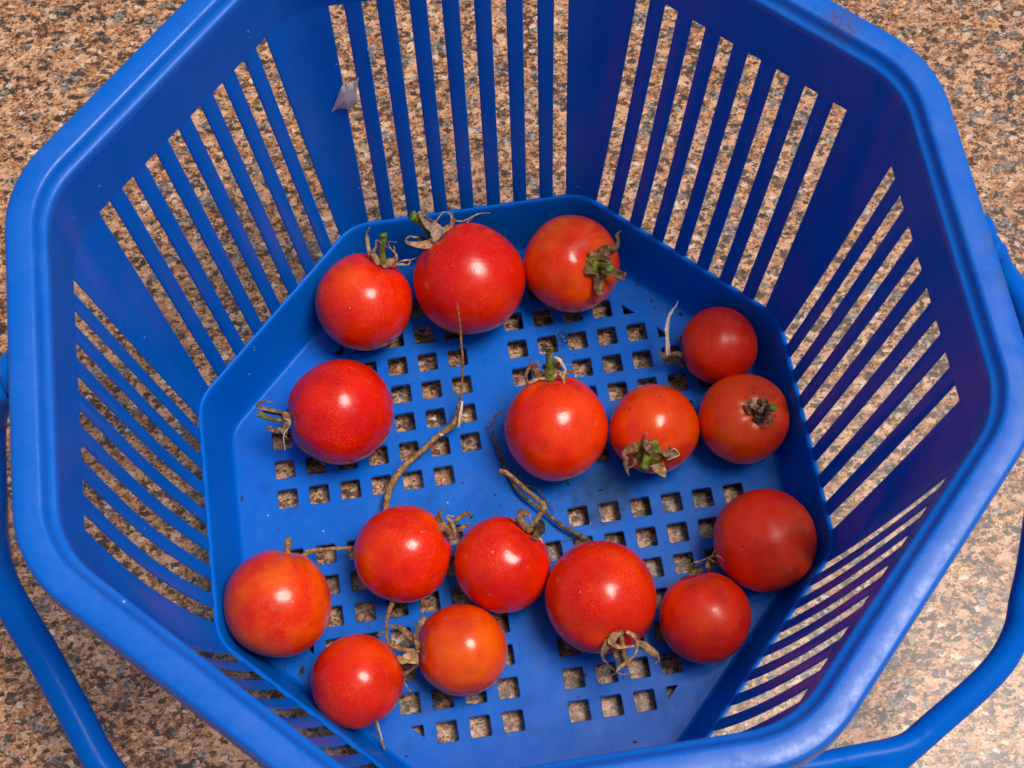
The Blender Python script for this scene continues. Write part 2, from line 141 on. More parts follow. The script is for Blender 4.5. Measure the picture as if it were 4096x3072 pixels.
def math_n(nt, op, a, b=0.0, clamp=False):
    m = nt.nodes.new('ShaderNodeMath')
    m.operation = op
    m.use_clamp = clamp
    for i, v in ((0, a), (1, b)):
        if isinstance(v, bpy.types.NodeSocket):
            nt.links.new(v, m.inputs[i])
        else:
            m.inputs[i].default_value = v
    return m.outputs[0]

def bump(nt, bsdf, height, strength, dist_mm):
    b = nt.nodes.new('ShaderNodeBump')
    b.inputs['Strength'].default_value = strength
    b.inputs['Distance'].default_value = dist_mm * MM
    nt.links.new(height, b.inputs['Height'])
    nt.links.new(b.outputs['Normal'], bsdf.inputs['Normal'])
    return b

def disc_mask(nt, vec, centre, radius, soft):
    """1 inside a round patch (mm), falling to 0 over soft."""
    sub = nt.nodes.new('ShaderNodeVectorMath')
    sub.operation = 'DISTANCE'
    nt.links.new(vec, sub.inputs[0])
    sub.inputs[1].default_value = centre
    mr = nt.nodes.new('ShaderNodeMapRange')
    mr.inputs['From Min'].default_value = radius
    mr.inputs['From Max'].default_value = radius + soft
    mr.inputs['To Min'].default_value = 1
    mr.inputs['To Max'].default_value = 0
    nt.links.new(sub.outputs['Value'], mr.inputs['Value'])
    return mr.outputs['Result']

# ------------------------------------------------------------------ materials
def mat_ground():
    m, nt, b = new_mat('speckled_stone')
    v0 = mm_coords(nt, (0.60, 0.82, 1))
    # warp the coordinates so no grain has a clean outline
    nz = N(nt, 'ShaderNodeTexNoise', Scale=0.9, Detail=7, Roughness=.75)
    nt.links.new(v0, nz.inputs['Vector'])
    sc = nt.nodes.new('ShaderNodeVectorMath'); sc.operation = 'SCALE'; sc.inputs['Scale'].default_value = 1.5
    nt.links.new(nz.outputs['Color'], sc.inputs[0])
    ad = nt.nodes.new('ShaderNodeVectorMath'); ad.operation = 'ADD'
    nt.links.new(v0, ad.inputs[0]); nt.links.new(sc.outputs[0], ad.inputs[1])
    v = ad.outputs[0]
    def cells(scale, vec=None):
        vo = N(nt, 'ShaderNodeTexVoronoi', Scale=scale)
        nt.links.new(vec or v, vo.inputs['Vector'])
        sp = nt.nodes.new('ShaderNodeSeparateColor'); nt.links.new(vo.outputs['Color'], sp.inputs[0])
        return sp.outputs
    a, bb, small = cells(.38), cells(.80), cells(1.9)
    tiny = cells(3.3)
    # tan body: crystals of several sizes, each with its own shade
    body = math_n(nt, 'ADD', math_n(nt, 'MULTIPLY', bb[0], .30), math_n(nt, 'MULTIPLY', small[0], .26))
    body = math_n(nt, 'ADD', body, math_n(nt, 'MULTIPLY', math_n(nt, 'SUBTRACT', tiny[0], .5), .22))
    body = math_n(nt, 'ADD', body, math_n(nt, 'MULTIPLY', noise_tex(nt, v, .35, 8, .75), .62))
    c = ramp(nt, body, [(.30, (.11, .038, .015)), (.44, (.30, .118, .050)), (.57, (.47, .210, .089)), (.71, (.63, .325, .162)), (.86, (.82, .53, .33))])
    # pinkish feldspar
    c = mix(nt, ramp(nt, a[0], [(.72, 0.0), (.76, .55)]), c, (.74, .42, .26))
    # grey quartz, some of it with white hearts
    fine = noise_tex(nt, v, 1.9, 5, .8)
    greyc = ramp(nt, math_n(nt, 'ADD', math_n(nt, 'MULTIPLY', fine, .6), math_n(nt, 'MULTIPLY', small[1], .4)), [(.28, (.05, .040, .032)), (.48, (.19, .160, .135)), (.66, (.42, .37, .32)), (.78, (.74, .68, .61))])
    c = mix(nt, ramp(nt, a[1], [(.882, 0.0), (.89, .85)]), c, greyc)
    c = mix(nt, ramp(nt, bb[2], [(.955, 0.0), (.96, .75)]), c, greyc)
    # dark mica: ragged clusters plus pepper
    clus = noise_tex(nt, v, .17, 3, .5)
    d1 = noise_tex(nt, v, .55, 8, .78)
    dsum = math_n(nt, 'ADD', math_n(nt, 'ADD', d1, math_n(nt, 'MULTIPLY', clus, .30)), math_n(nt, 'MULTIPLY', small[2], .10))
    dk = ramp(nt, dsum, [(.738, 0.0), (.752, 1.0)])
    darkc = ramp(nt, small[0], [(.2, (.016, .010, .008)), (.8, (.070, .040, .026))])
    c = mix(nt, math_n(nt, 'MULTIPLY', dk, .95), c, darkc)
    c = mix(nt, ramp(nt, bb[1], [(.915, 0.0), (.925, .9)]), c, darkc)
    c = mix(nt, ramp(nt, noise_tex(nt, v, 2.1, 5, .8), [(.585, 0.0), (.63, .9)]), c, (.085, .038, .018))
    # sugar-fine grain
    c = mix(nt, ramp(nt, bb[0], [(.972, 0.0), (.978, .7)]), c, (.74, .58, .45))
    c = mix(nt, ramp(nt, small[1], [(.93, 0.0), (.94, .85)]), c, (.045, .022, .012))
    c = mix(nt, .70, c, ramp(nt, noise_tex(nt, v0, 3.6, 4, .85), [(.32, .08), (.5, .5), (.68, .95)]), 'OVERLAY')
    nt.links.new(c, b.inputs['Base Color'])
    b.inputs['Roughness'].default_value = .30
    b.inputs['Specular IOR Level'].default_value = .65
    h = math_n(nt, 'ADD', fine, math_n(nt, 'MULTIPLY', d1, .8))
    bump(nt, b, h, .16, .30)
    return m

def mat_plastic(name, floor=False, rim=False):
    m, nt, b = new_mat(name)
    v = mm_coords(nt)
    base = mix(nt, noise_tex(nt, v, .03, 3), (.0, .130, .62), (.0, .155, .72))
    # dust film and scuffs
    dust = ramp(nt, noise_tex(nt, v, .06, 6, .7), [(.50, 0.0), (.80, .10 if (rim or floor) else .015)])
    base = mix(nt, dust, base, (.22, .32, .52))
    vs = mm_coords(nt, (1.0, .25, .5) if (rim or floor) else (.9, .9, .12))
    scr = ramp(nt, noise_tex(nt, vs, .55, 4, .8, .6), [(.74, 0.0), (.78, .16)])
    base = mix(nt, scr, base, (.30, .42, .70))
    dots = N(nt, 'ShaderNodeTexVoronoi', Scale=.30)
    nt.links.new(v, dots.inputs['Vector'])
    ds = nt.nodes.new('ShaderNodeSeparateColor'); nt.links.new(dots.outputs['Color'], ds.inputs[0])
    near = ramp(nt, dots.outputs['Distance'], [(.07, 1.0), (.10, 0.0)])
    few = ramp(nt, ds.outputs[0], [(.955, 0.0), (.965, 1.0)])
    base = mix(nt, math_n(nt, 'MULTIPLY', near, few), base, (.5, .55, .65))
    few2 = ramp(nt, ds.outputs[1], [(.93, 0.0), (.94, .9)])
    near2 = ramp(nt, dots.outputs['Distance'], [(.05, 1.0), (.09, 0.0)])
    base = mix(nt, math_n(nt, 'MULTIPLY', near2, few2), base, (.02, .015, .012))
    if floor:
        # dried, dirty film of spilt juice beside the middle of the floor, and mould specks
        pm = disc_mask(nt, v, (28.0, -5.0, 0), 8.0, 3.0)
        nzp = ramp(nt, noise_tex(nt, v, .35, 6, .75), [(.30, 0.35), (.60, 1.0)])
        base = mix(nt, math_n(nt, 'MULTIPLY', math_n(nt, 'MULTIPLY', pm, nzp), .9), base, (.012, .055, .17))
        mm_ = disc_mask(nt, v, (25.1, 51.3, 0), 1.6, 3.0)
        sp = ramp(nt, noise_tex(nt, v, 1.3, 4, .7), [(.46, 0.0), (.52, 1.0)])
        base = mix(nt, math_n(nt, 'MULTIPLY', mm_, sp), base, (.006, .008, .02))
        sm = ramp(nt, noise_tex(nt, v, .09, 5, .6), [(.56, 0.0), (.70, .35)])
        base = mix(nt, sm, base, (.01, .04, .16))
    if rim:
        st = disc_mask(nt, v, (92.0, 60.0, 146), 2.0, 4.5)
        sp = ramp(nt, noise_tex(nt, v, .8, 5, .75), [(.42, 0.0), (.60, .85)])
        base = mix(nt, math_n(nt, 'MULTIPLY', st, sp), base, (.10, .045, .055))
        e1 = disc_mask(nt, v, (112.4, -4.0, 145.5), 1.6, 2.2)
        e2 = disc_mask(nt, v, (112.3, -14.0, 145.5), 1.6, 2.6)
        e = math_n(nt, 'MAXIMUM', e1, e2)
        sp2 = ramp(nt, noise_tex(nt, v, .3, 5, .7), [(.40, 0.0), (.55, .6)])
        base = mix(nt, math_n(nt, 'MULTIPLY', e, sp2), base, (.06, .13, .22))
        g = ramp(nt, noise_tex(nt, v, .26, 7, .8), [(.59, 0.0), (.68, .45)])
        base = mix(nt, g, base, (.06, .05, .09))
    nt.links.new(base, b.inputs['Base Color'])
    b.inputs['IOR'].default_value = 1.5 if rim else 1.39 if floor else 1.30
    b.inputs['Specular IOR Level'].default_value = .5 if rim else .38 if floor else .22
    rg = ramp(nt, noise_tex(nt, v, .09, 5, .65), [(.3, .20), (.7, .34)])
    if rim or floor:
        sc2 = ramp(nt, noise_tex(nt, v, .38, 7, .8), [(.40, -.0), (.62, .16)])
        rg = math_n(nt, 'ADD', rg, sc2)
    nt.links.new(rg, b.inputs['Roughness'])
    hh = math_n(nt, 'ADD', math_n(nt, 'MULTIPLY', noise_tex(nt, v, .05, 2, .5), 3.0), math_n(nt, 'MULTIPLY', noise_tex(nt, v, 2.2, 3, .6), .10))
    bump(nt, b, hh, .22, .6)
    # thin polypropylene lets some light through
    tr = N(nt, 'ShaderNodeBsdfTranslucent')
    tr.inputs['Color'].default_value = (.0, .16, .85, 1)
    mx = nt.nodes.new('ShaderNodeMixShader')
    mx.inputs[0].default_value = .14
    nt.links.new(b.outputs[0], mx.inputs[1]); nt.links.new(tr.outputs[0], mx.inputs[2])
    nt.links.new(mx.outputs[0], nt.nodes['Material Output'].inputs['Surface'])
    return m

def mat_tomato(name, red, orange, amount, rough, seed):
    m, nt, b = new_mat(name)
    v = mm_coords(nt)
    off = nt.nodes.new('ShaderNodeVectorMath'); off.operation = 'ADD'
    off.inputs[1].default_value = (seed * 37.1, seed * 11.3, seed * 5.7)
    nt.links.new(v, off.inputs[0]); v = off.outputs[0]
    big = ramp(nt, noise_tex(nt, v, .055, 3, .5), [(.62 - .45 * amount, 0.0), (.80 - .30 * amount, 1.0)])
    c = mix(nt, big, red, orange)
    mid = ramp(nt, noise_tex(nt, v, .35, 5, .65), [(.35, 0.0), (.75, .35)])
    c = mix(nt, mid, c, orange)
    # pale pin-prick dots in the skin
    vo = N(nt, 'ShaderNodeTexVoronoi', Scale=2.3)
    nt.links.new(v, vo.inputs['Vector'])
    zone = ramp(nt, noise_tex(nt, v, .09, 3, .5), [(.34, .15), (.58, 1.0)])
    pts = ramp(nt, vo.outputs['Distance'], [(.18, 1.0), (.40, 0.0)])
    c = mix(nt, math_n(nt, 'MULTIPLY', math_n(nt, 'MULTIPLY', pts, zone), .38), c, (.98, .24, .015))
    blotch = ramp(nt, noise_tex(nt, v, .10, 3, .5), [(.34, .45), (.52, 0.0)])
    c = mix(nt, blotch, c, (.50, .004, .001))
    # a few scars and dark specks
    v2 = N(nt, 'ShaderNodeTexVoronoi', Scale=.20)
    nt.links.new(v, v2.inputs['Vector'])
    s2 = nt.nodes.new('ShaderNodeSeparateColor'); nt.links.new(v2.outputs['Color'], s2.inputs[0])
    near = ramp(nt, v2.outputs['Distance'], [(.055, 1.0), (.085, 0.0)])
    few = ramp(nt, s2.outputs[0], [(.50, 0.0), (.52, .8)])
    c = mix(nt, math_n(nt, 'MULTIPLY', near, few), c, (.10, .02, .01))
    few3 = ramp(nt, s2.outputs[1], [(.74, 0.0), (.76, .8)])
    near3 = ramp(nt, v2.outputs['Distance'], [(.035, 1.0), (.06, 0.0)])
    c = mix(nt, math_n(nt, 'MULTIPLY', near3, few3), c, (.85, .55, .35))
    nt.links.new(c, b.inputs['Base Color'])
    rr = ramp(nt, noise_tex(nt, v, .5, 5, .7), [(.3, rough - .06), (.7, rough + .01)])
    nt.links.new(rr, b.inputs['Roughness'])
    b.inputs['IOR'].default_value = 1.48
    b.inputs['Subsurface Weight'].default_value = .10
    b.inputs['Subsurface Radius'].default_value = (1.0, .22, .08)
    b.inputs['Subsurface Scale'].default_value = .0022
    hh = math_n(nt, 'ADD', math_n(nt, 'MULTIPLY', noise_tex(nt, v, .12, 3, .5), 2.2), math_n(nt, 'MULTIPLY', vo.outputs['Distance'], .10))
    bump(nt, b, hh, .22, .5)
    return m

def mat_dry(name, c1, c2, c3, scale=1.0, rough=.75, trans=.12):
    m, nt, b = new_mat(name)
    v = mm_coords(nt)
    n1 = noise_tex(nt, v, .55 * scale, 6, .7)
    c = ramp(nt, n1, [(.30, c1), (.50, c2), (.68, c3)])
    n2 = noise_tex(nt, v, 3.2 * scale, 4, .7)
    c = mix(nt, .5, c, ramp(nt, n2, [(.3, .15), (.5, .5), (.7, .9)]), 'OVERLAY')
    nt.links.new(c, b.inputs['Base Color'])
    b.inputs['Roughness'].default_value = rough
    b.inputs['Specular IOR Level'].default_value = .3
    bump(nt, b, math_n(nt, 'ADD', n1, n2), .6, .25)
    return m

PLASTIC = mat_plastic('blue_plastic')
PLASTIC_FLOOR = mat_plastic('blue_plastic_floor', floor=True)
PLASTIC_RIM = mat_plastic('blue_plastic_rim', rim=True)
STONE = mat_ground()
DRY = {
    'dry': mat_dry('dry_sepal_tan', (.11, .050, .020), (.40, .22, .095), (.74, .52, .29)),
    'rough': mat_dry('dry_sepal_mottled', (.20, .11, .07), (.36, .24, .16), (.58, .46, .36), 1.8),
    'brown': mat_dry('dry_sepal_brown', (.045, .020, .010), (.20, .098, .045), (.46, .27, .14)),
    'dark': mat_dry('dry_sepal_dark', (.018, .011, .008), (.06, .038, .022), (.15, .10, .06)),
    'pale': mat_dry('dry_fibre_pale', (.42, .30, .20), (.66, .56, .43), (.82, .74, .62)),
    'green': mat_dry('stem_green', (.05, .065, .010), (.13, .17, .018), (.28, .31, .05), .8, .5),
    'greencut': mat_dry('stem_cut_green', (.06, .13, .03), (.14, .25, .05), (.26, .38, .12), 1.6, .5),
    'olive': mat_dry('calyx_olive', (.035, .028, .006), (.17, .15, .018), (.40, .35, .05), .9, .6),
    'olivebrown': mat_dry('stem_olive_brown', (.05, .035, .010), (.16, .12, .030), (.33, .30, .12)),
    'tan': mat_dry('peduncle_tan', (.09, .040, .012), (.30, .150, .048), (.60, .37, .15), 1.3),
    'twig': mat_dry('twig_grey_brown', (.035, .018, .009), (.12, .068, .035), (.36, .26, .17)),
}

# ------------------------------------------------------------------ object helpers
def tag(o, label, cat, group=None):
    o['label'] = label
    o['category'] = cat
    if group:
        o['group'] = group
    return o

def empty(name, loc_mm):
    o = bpy.data.objects.new(name, None)
    o.empty_display_size = .01
    o.location = Vector(loc_mm) * MM
    COL.objects.link(o)
    return o

def mesh_obj(name, verts, faces, mat, parent=None, origin=(0, 0, 0), smooth=True, mats=None, mat_idx=None):
    """verts in world millimetres; stored relative to the parent's origin."""
    me = bpy.data.meshes.new(name)
    o0 = Vector(origin)
    me.from_pydata([((Vector(v) - o0) * MM)[:] for v in verts], [], faces)
    for mt in (mats or [mat]):
        me.materials.append(mt)
    if mat_idx:
        me.polygons.foreach_set('material_index', mat_idx)
    me.polygons.foreach_set('use_smooth', [smooth] * len(me.polygons))
    me.update()
    o = bpy.data.objects.new(name, me)
    COL.objects.link(o)
    if parent:
        o.parent = parent
    return o

def fix_normals(o):
    bm = bmesh.new(); bm.from_mesh(o.data)
    bmesh.ops.recalc_face_normals(bm, faces=bm.faces)
    bm.to_mesh(o.data); bm.free()
    o.data.set_sharp_from_angle(angle=D2R(55))

def catmull(pts, per=6):
    P = [Vector(p) for p in pts]
    if len(P) < 3:
        return [P[0].lerp(P[-1], i / (per * 2)) for i in range(per * 2 + 1)]
    Q = [P[0] * 2 - P[1]] + P + [P[-1] * 2 - P[-2]]
    out = []
    for i in range(1, len(Q) - 2):
        p0, p1, p2, p3 = Q[i - 1], Q[i], Q[i + 1], Q[i + 2]
        for s in range(per):
            t = s / per
            out.append(.5 * ((2 * p1) + (p2 - p0) * t + (2 * p0 - 5 * p1 + 4 * p2 - p3) * t * t + (3 * p1 - p0 - 3 * p2 + p3) * t ** 3))
    out.append(P[-1])
    return out

def lerp_list(w, n):
    out = []
    for i in range(n):
        f = i / (n - 1) * (len(w) - 1)
        k = min(int(f), len(w) - 2) if len(w) > 1 else 0
        out.append(w[0] if len(w) == 1 else w[k] * (1 - (f - k)) + w[k + 1] * (f - k))
    return out

def tube_mesh(pts, radii, sides=10, per=6, rough=.06, seed=0, squash=None):
    P = catmull(pts, per)
    R = lerp_list(radii, len(P))
    verts, faces = [], []
    up = Vector((.13, .35, .93))
    T = (P[1] - P[0]).normalized()
    nrm = up.cross(T)
    if nrm.length < .05:
        nrm = Vector((1, 0, 0)).cross(T)
    nrm.normalize()
    for i, p in enumerate(P):
        T2 = (P[min(i + 1, len(P) - 1)] - P[max(i - 1, 0)]).normalized()
        nrm = (nrm - T2 * nrm.dot(T2)).normalized()
        bn = T2.cross(nrm)
        for s in range(sides):
            a = 2 * math.pi * s / sides
            q = (nrm * math.cos(a) + bn * math.sin(a))
            rr = R[i] * (1 + rough * 2 * noise.noise((p + q * R[i]) * .9 + Vector((seed * 7.3, 0, 0))))
            verts.append(p + q * rr)
    n = len(P)
    for i in range(n - 1):
        for s in range(sides):
            s2 = (s + 1) % sides
            faces.append((i * sides + s, i * sides + s2, (i + 1) * sides + s2, (i + 1) * sides + s))
    # caps
    for end, idx in ((0, 0), (1, (n - 1) * sides)):
        c = len(verts)
        Tn = (P[0] - P[1]).normalized() if end == 0 else (P[-1] - P[-2]).normalized()
        verts.append(P[0 if end == 0 else -1] - Tn * (R[0 if end == 0 else -1] * -.12))
        for s in range(sides):
            s2 = (s + 1) % sides
            faces.append((c, idx + s2, idx + s) if end == 0 else (c, idx + s, idx + s2))
    return verts, faces, len(faces) - sides

def ribbon_mesh(pts, widths, face_dir, seed=0, twist=.5, cup=.22, thick=.16):
    rnd = random.Random(seed)
    P = catmull(pts, 6)
    n = len(P)
    W = [w_ * 1.14 for w_ in lerp_list(widths, n)]
    verts, faces = [], []
    prev = None
    cupsign = rnd.choice((1, 1, -1))
    ph = rnd.uniform(0, 6)
    S = 7
    top, bot = [], []
    for i, p in enumerate(P):
        T = (P[min(i + 1, n - 1)] - P[max(i - 1, 0)]).normalized()
        side = T.cross(face_dir)
        if prev is not None and side.length < .35:
            side = prev - T * prev.dot(T)
        side.normalize()
        if prev is not None and side.dot(prev) < 0:
            side = -side
        if prev is not None:
            side = (prev * .45 + side * .55).normalized()
        prev = side.copy()
        tw = twist * math.sin(ph + i * .28)
        nn = side.cross(T).normalized()
        if nn.dot(face_dir) < 0:
            nn = -nn
        s2 = (side * math.cos(tw) + nn * math.sin(tw))
        n2 = s2.cross(T).normalized()
        if n2.dot(nn) < 0:
            n2 = -n2
        w = W[i]
        rt, rb = [], []
        for s in range(S):
            u = (s / (S - 1)) * 2 - 1
            ed = 1 + .22 * noise.noise(p * 1.3 + Vector((seed, s * .7, 0))) if abs(u) > .5 else 1
            q = p + s2 * (u * w * .5 * ed) + n2 * (cupsign * cup * w * (u * u - .35))
            q = q + n2 * (.22 * w * noise.noise(q * 1.1 + Vector((0, seed, 3))) * (.3 + abs(u)))
            th = thick * (1.0 if abs(u) < .9 else .45) * .5
            rt.append(q + n2 * th); rb.append(q - n2 * th)
        top.append(rt); bot.append(rb)
    for r in top:
        verts += r
    off = len(verts)
    for r in bot:
        verts += r
    for i in range(n - 1):
        for s in range(S - 1):
            a = i * S + s
            faces.append((a, a + 1, a + S + 1, a + S))
            faces.append((off + a, off + a + S, off + a + S + 1, off + a + 1))
        a = i * S
        faces.append((a, a + S, off + a + S, off + a))
        a = i * S + S - 1
        faces.append((a, off + a, off + a + S, a + S))
    for s in range(S - 1):
        faces.append((s, off + s, off + s + 1, s + 1))
        a = (n - 1) * S + s
        faces.append((a, a + 1, off + a + 1, off + a))
    return verts, faces

# ------------------------------------------------------------------ ground
GROUND_Z = -6.0
def make_ground():
    verts, faces = [], []
    R = 1600
    n = 8
    for j in range(n + 1):
        for i in range(n + 1):
            verts.append((-R + 2 * R * i / n, -R + 2 * R * j / n, GROUND_Z))
    for j in range(n):
        for i in range(n):
            a = j * (n + 1) + i
            faces.append((a, a + 1, a + n + 2, a + n + 1))
    o = mesh_obj('ground', verts, faces, STONE)
    o['kind'] = 'structure'
    o['label'] = 'mottled tan, grey and dark brown granite slab under the basket'
make_ground()

# ------------------------------------------------------------------ basket
TAN = math.tan(D2R(22.5))
SP, NS = 8.7, 8                       # slot spacing, slots per wall
Z0, Z1 = 23.0, 122.0                  # slots run between these heights
BOW = [(0, .3), (45, .9), (90, .5), (135, -.1), (163, .1), (180, 1.4), (198, 3.2), (225, 4.0), (250, 3.4), (280, 1.4), (315, .9), (360, .3)]
def wall_a(z, az=90.0):
    """half width of the basket at height z; the thin walls bow out by an amount that depends on the direction"""
    f = min(max((z - Z0) / (Z1 - Z0), 0), 1)
    az %= 360
    for (a0, b0), (a1, b1) in zip(BOW, BOW[1:]):
        if a0 <= az <= a1:
            u = (az - a0) / (a1 - a0)
            u = u * u * (3 - 2 * u)
            amp = b0 + (b1 - b0) * u
            break
    return 91.9 + 11.0 * f + amp * math.sin(math.pi * f ** .85)
def wall_R(z):
    return 13.0 + 9.0 * min(max((z - Z0) / (Z1 - Z0), 0), 1)
def slot_hw(z):
    f = min(max((z - Z0) / (Z1 - Z0), 0), 1)
    return 2.15 - .17 * f
def wall_pt(k, a, t, z):
    n = k * math.pi / 4
    return (a * math.cos(n) - t * math.sin(n), a * math.sin(n) + t * math.cos(n), z)
def corner_pt(k, a, R, f, z):
    """point on the rounded corner after wall k; f in 0..1"""
    n = k * math.pi / 4
    m = n + math.pi / 8
    c = (a - R) / math.cos(math.pi / 8)
    ang = n + f * math.pi / 4
    return (c * math.cos(m) + R * math.cos(ang), c * math.sin(m) + R * math.sin(ang), z)
def ring_loop(a, R, z, ns=4, nc=8):
    pts = []
    for k in range(8):
        hs = (a - R) * TAN
        for i in range(ns):
            pts.append(wall_pt(k, a, -hs + 2 * hs * i / ns, z))
        for i in range(nc):
            pts.append(corner_pt(k, a, R, i / nc, z))
    return pts
def sweep_rings(profile, closed=False, **kw):
    loops = [ring_loop(*p, **kw) for p in profile]
    n = len(loops[0])
    verts = [v for l in loops for v in l]
    faces = []
    m = len(loops)
    for i in range(m if closed else m - 1):
        j = (i + 1) % m
        for s in range(n):
            s2 = (s + 1) % n
            faces.append((i * n + s, i * n + s2, j * n + s2, j * n + s))
    return verts, faces

TH = 1.05
basket = empty('basket', (0, 0, 0))
tag(basket, 'blue plastic octagonal basket with slotted sides and a folded down handle', 'basket')

# floor with its grid of square holes
def make_floor():
    a, R = 85.0, 11.0
    outer = [Vector(p[:2]) for p in ring_loop(a, R, 0, ns=3, nc=5)]
    h, cr = 3.1, .55
    holes = []
    def rounded(poly, r):
        out = []
        n = len(poly)
        for i in range(n):
            p, q, s = poly[i - 1], poly[i], poly[(i + 1) % n]
            d1 = (p - q).normalized(); d2 = (s - q).normalized()
            out.append(q + d1 * r)
            out.append(q + (d1 + d2) * r * .30)
            out.append(q + d2 * r)
        return out
    for i in range(-7, 8):
        for j in range(-7, 8):
            if i == 0 or j == 0 or (abs(i) == 1 and abs(j) == 1):
                continue
            s = abs(i) + abs(j)
            x, y = i * 10.0, j * 10.0
            if s <= 10:
                poly = [Vector((x - h, y - h)), Vector((x + h, y - h)), Vector((x + h, y + h)), Vector((x - h, y + h))]
                holes.append((rounded(poly, cr), rounded([Vector((x, y)) + (p - Vector((x, y))) * 1.07 for p in poly], cr)))
            elif s == 11:
                sx, sy = (1 if i > 0 else -1), (1 if j > 0 else -1)
                c = Vector((x - sx * h, y - sy * h))
                poly = [c, c + Vector((sx * 3.7, 0)), c + Vector((0, sy * 3.7))]
                if sx * sy < 0:
                    poly = [poly[0], poly[2], poly[1]]
                cc = (poly[0] + poly[1] + poly[2]) / 3
                holes.append((rounded(poly, .3), rounded([cc + (p - cc) * 1.12 for p in poly], .3)))
    def sheet(z, which, flip):
        vs = list(outer)
        edges = [(i, (i + 1) % len(outer)) for i in range(len(outer))]
        cent = []
        for hp in holes:
            poly = hp[which]
            b = len(vs)
            vs += poly
            edges += [(b + i, b + (i + 1) % len(poly)) for i in range(len(poly))]
        v2, e2, f2, *_ = delaunay_2d_cdt(vs, edges, [], 1, 1e-5)
        def inside_hole(p):
            for hp in holes:
                poly = hp[which]
                if abs(p.x - poly[0].x) > 8 or abs(p.y - poly[0].y) > 8:
                    continue
                ins = False
                n = len(poly)
                for i in range(n):
                    a_, b_ = poly[i], poly[i - 1]
                    if (a_.y > p.y) != (b_.y > p.y) and p.x < (b_.x - a_.x) * (p.y - a_.y) / (b_.y - a_.y) + a_.x:
                        ins = not ins
                if ins:
                    return True
            return False
        keep = []
        for f in f2:
            c = sum((v2[i] for i in f), Vector((0, 0))) / len(f)
            if not inside_hole(c):
                keep.append(tuple(reversed(f)) if flip else tuple(f))
        return [(v.x, v.y, z) for v in v2], keep
    vt, ft = sheet(0.0, 1, False)
    vb, fb = sheet(-1.3, 0, True)
    verts = vt + vb
    faces = list(ft) + [tuple(i + len(vt) for i in f) for f in fb]
    for inner, outerp in holes:
        n = len(inner)
        b = len(verts)
        verts += [(p.x, p.y, 0.0) for p in outerp] + [(p.x, p.y, -.22) for p in inner] + [(p.x, p.y, -1.3) for p in inner]
        for r in range(2):
            for i in range(n):
                i2 = (i + 1) % n
                faces.append((b + r * n + i, b + r * n + n + i, b + r * n + n + i2, b + r * n + i2))
    b = len(verts); n = len(outer)
    verts += [(p.x, p.y, 0.0) for p in outer] + [(p.x, p.y, -1.3) for p in outer]
    for i in range(n):
        i2 = (i + 1) % n
        faces.append((b + i, b + n + i, b + n + i2, b + i2))
    mesh_obj('floor_panel', verts, faces, PLASTIC_FLOOR, basket, smooth=False)
make_floor()

# solid lower wall, from the floor up to the ledge below the slots
prof = [(85.0, 11.0, 0.0), (85.5, 11.2, .12), (85.95, 11.5, .45), (86.3, 11.6, 1.1), (87.2, 11.8, 5.0), (88.5, 12.1, 11.0), (89.8, 12.4, 17.0),
        (90.75, 12.6, 21.6), (90.95, 12.7, 22.3), (91.3, 12.8, 22.8), (91.85, 13.0, 23.0),
        (92.3, 13.4, 22.85), (91.9, 13.5, 20.0), (89.7, 13.4, 8.0), (88.0, 13.0, 0.0), (87.6, 13.0, -2.0), (87.5, 13.0, -5.9),
        (85.9, 11.5, -5.9), (86.0, 11.6, -1.3), (85.0, 11.0, -1.3)]
v, f = sweep_rings(prof, nc=10)
o = mesh_obj('base_wall', v, f, PLASTIC, basket)
fix_normals(o)

LEV = [Z0 + (Z1 - Z0) * (i / 18) for i in range(19)]
# wide corner panels between the walls
def corner_section(k, z):
    R = wall_R(z)
    tE = 3.5 * SP + slot_hw(z)
    ch = .42
    az0, az1 = k * 45 + 19.5, k * 45 + 25.5
    a0, a1 = wall_a(z, az0), wall_a(z, az1)
    k2 = k + 1
    inner = [wall_pt(k, a0 + ch, tE, z), wall_pt(k, a0 + .1, tE + .12, z), wall_pt(k, a0, tE + ch, z)]
    nc = 9
    for i in range(1, nc):
        inner.append(corner_pt(k, a0 + (a1 - a0) * i / nc, R, i / nc, z))
    inner += [wall_pt(k2, a1, -(tE + ch), z), wall_pt(k2, a1 + .1, -(tE + .12), z), wall_pt(k2, a1 + ch, -tE, z)]
    R2 = R + TH
    outer = [wall_pt(k2, a1 + TH, -tE - 1.3, z)]
    for i in range(nc - 1, 0, -1):
        outer.append(corner_pt(k, a0 + (a1 - a0) * i / nc + TH, R2, i / nc, z))
    outer.append(wall_pt(k, a0 + TH, tE + 1.3, z))
    return inner + outer
def slat_section(k, j, z):
    hw = slot_hw(z)
    t0 = (j - 3.5) * SP + hw
    t1 = (j - 2.5) * SP - hw
    a = wall_a(z, k * 45 + math.degrees(math.atan((t0 + t1) / 2 / 97.0)))
    c = .42
    L = [(a + c, t0), (a + .1, t0 + .12), (a, t0 + c), (a, (t0 + t1) / 2), (a, t1 - c), (a + .1, t1 - .12), (a + c, t1), (a + .6, t1 - .6), (a + .85, t1 - 1.2), (a + .85, t0 + 1.2), (a + .6, t0 + .6)]
    return [wall_pt(k, aa, t, z) for aa, t in L]
def loft(secs):
    n = len(secs[0])
    verts = [p for s in secs for p in s]
    faces = []
    for i in range(len(secs) - 1):
        for s in range(n):
            s2 = (s + 1) % n
            faces.append((i * n + s, i * n + s2, (i + 1) * n + s2, (i + 1) * n + s))
    return verts, faces
for k in range(8):
    v, f = loft([corner_section(k, z) for z in LEV])
    fix_normals(mesh_obj('corner_panel', v, f, PLASTIC, basket))
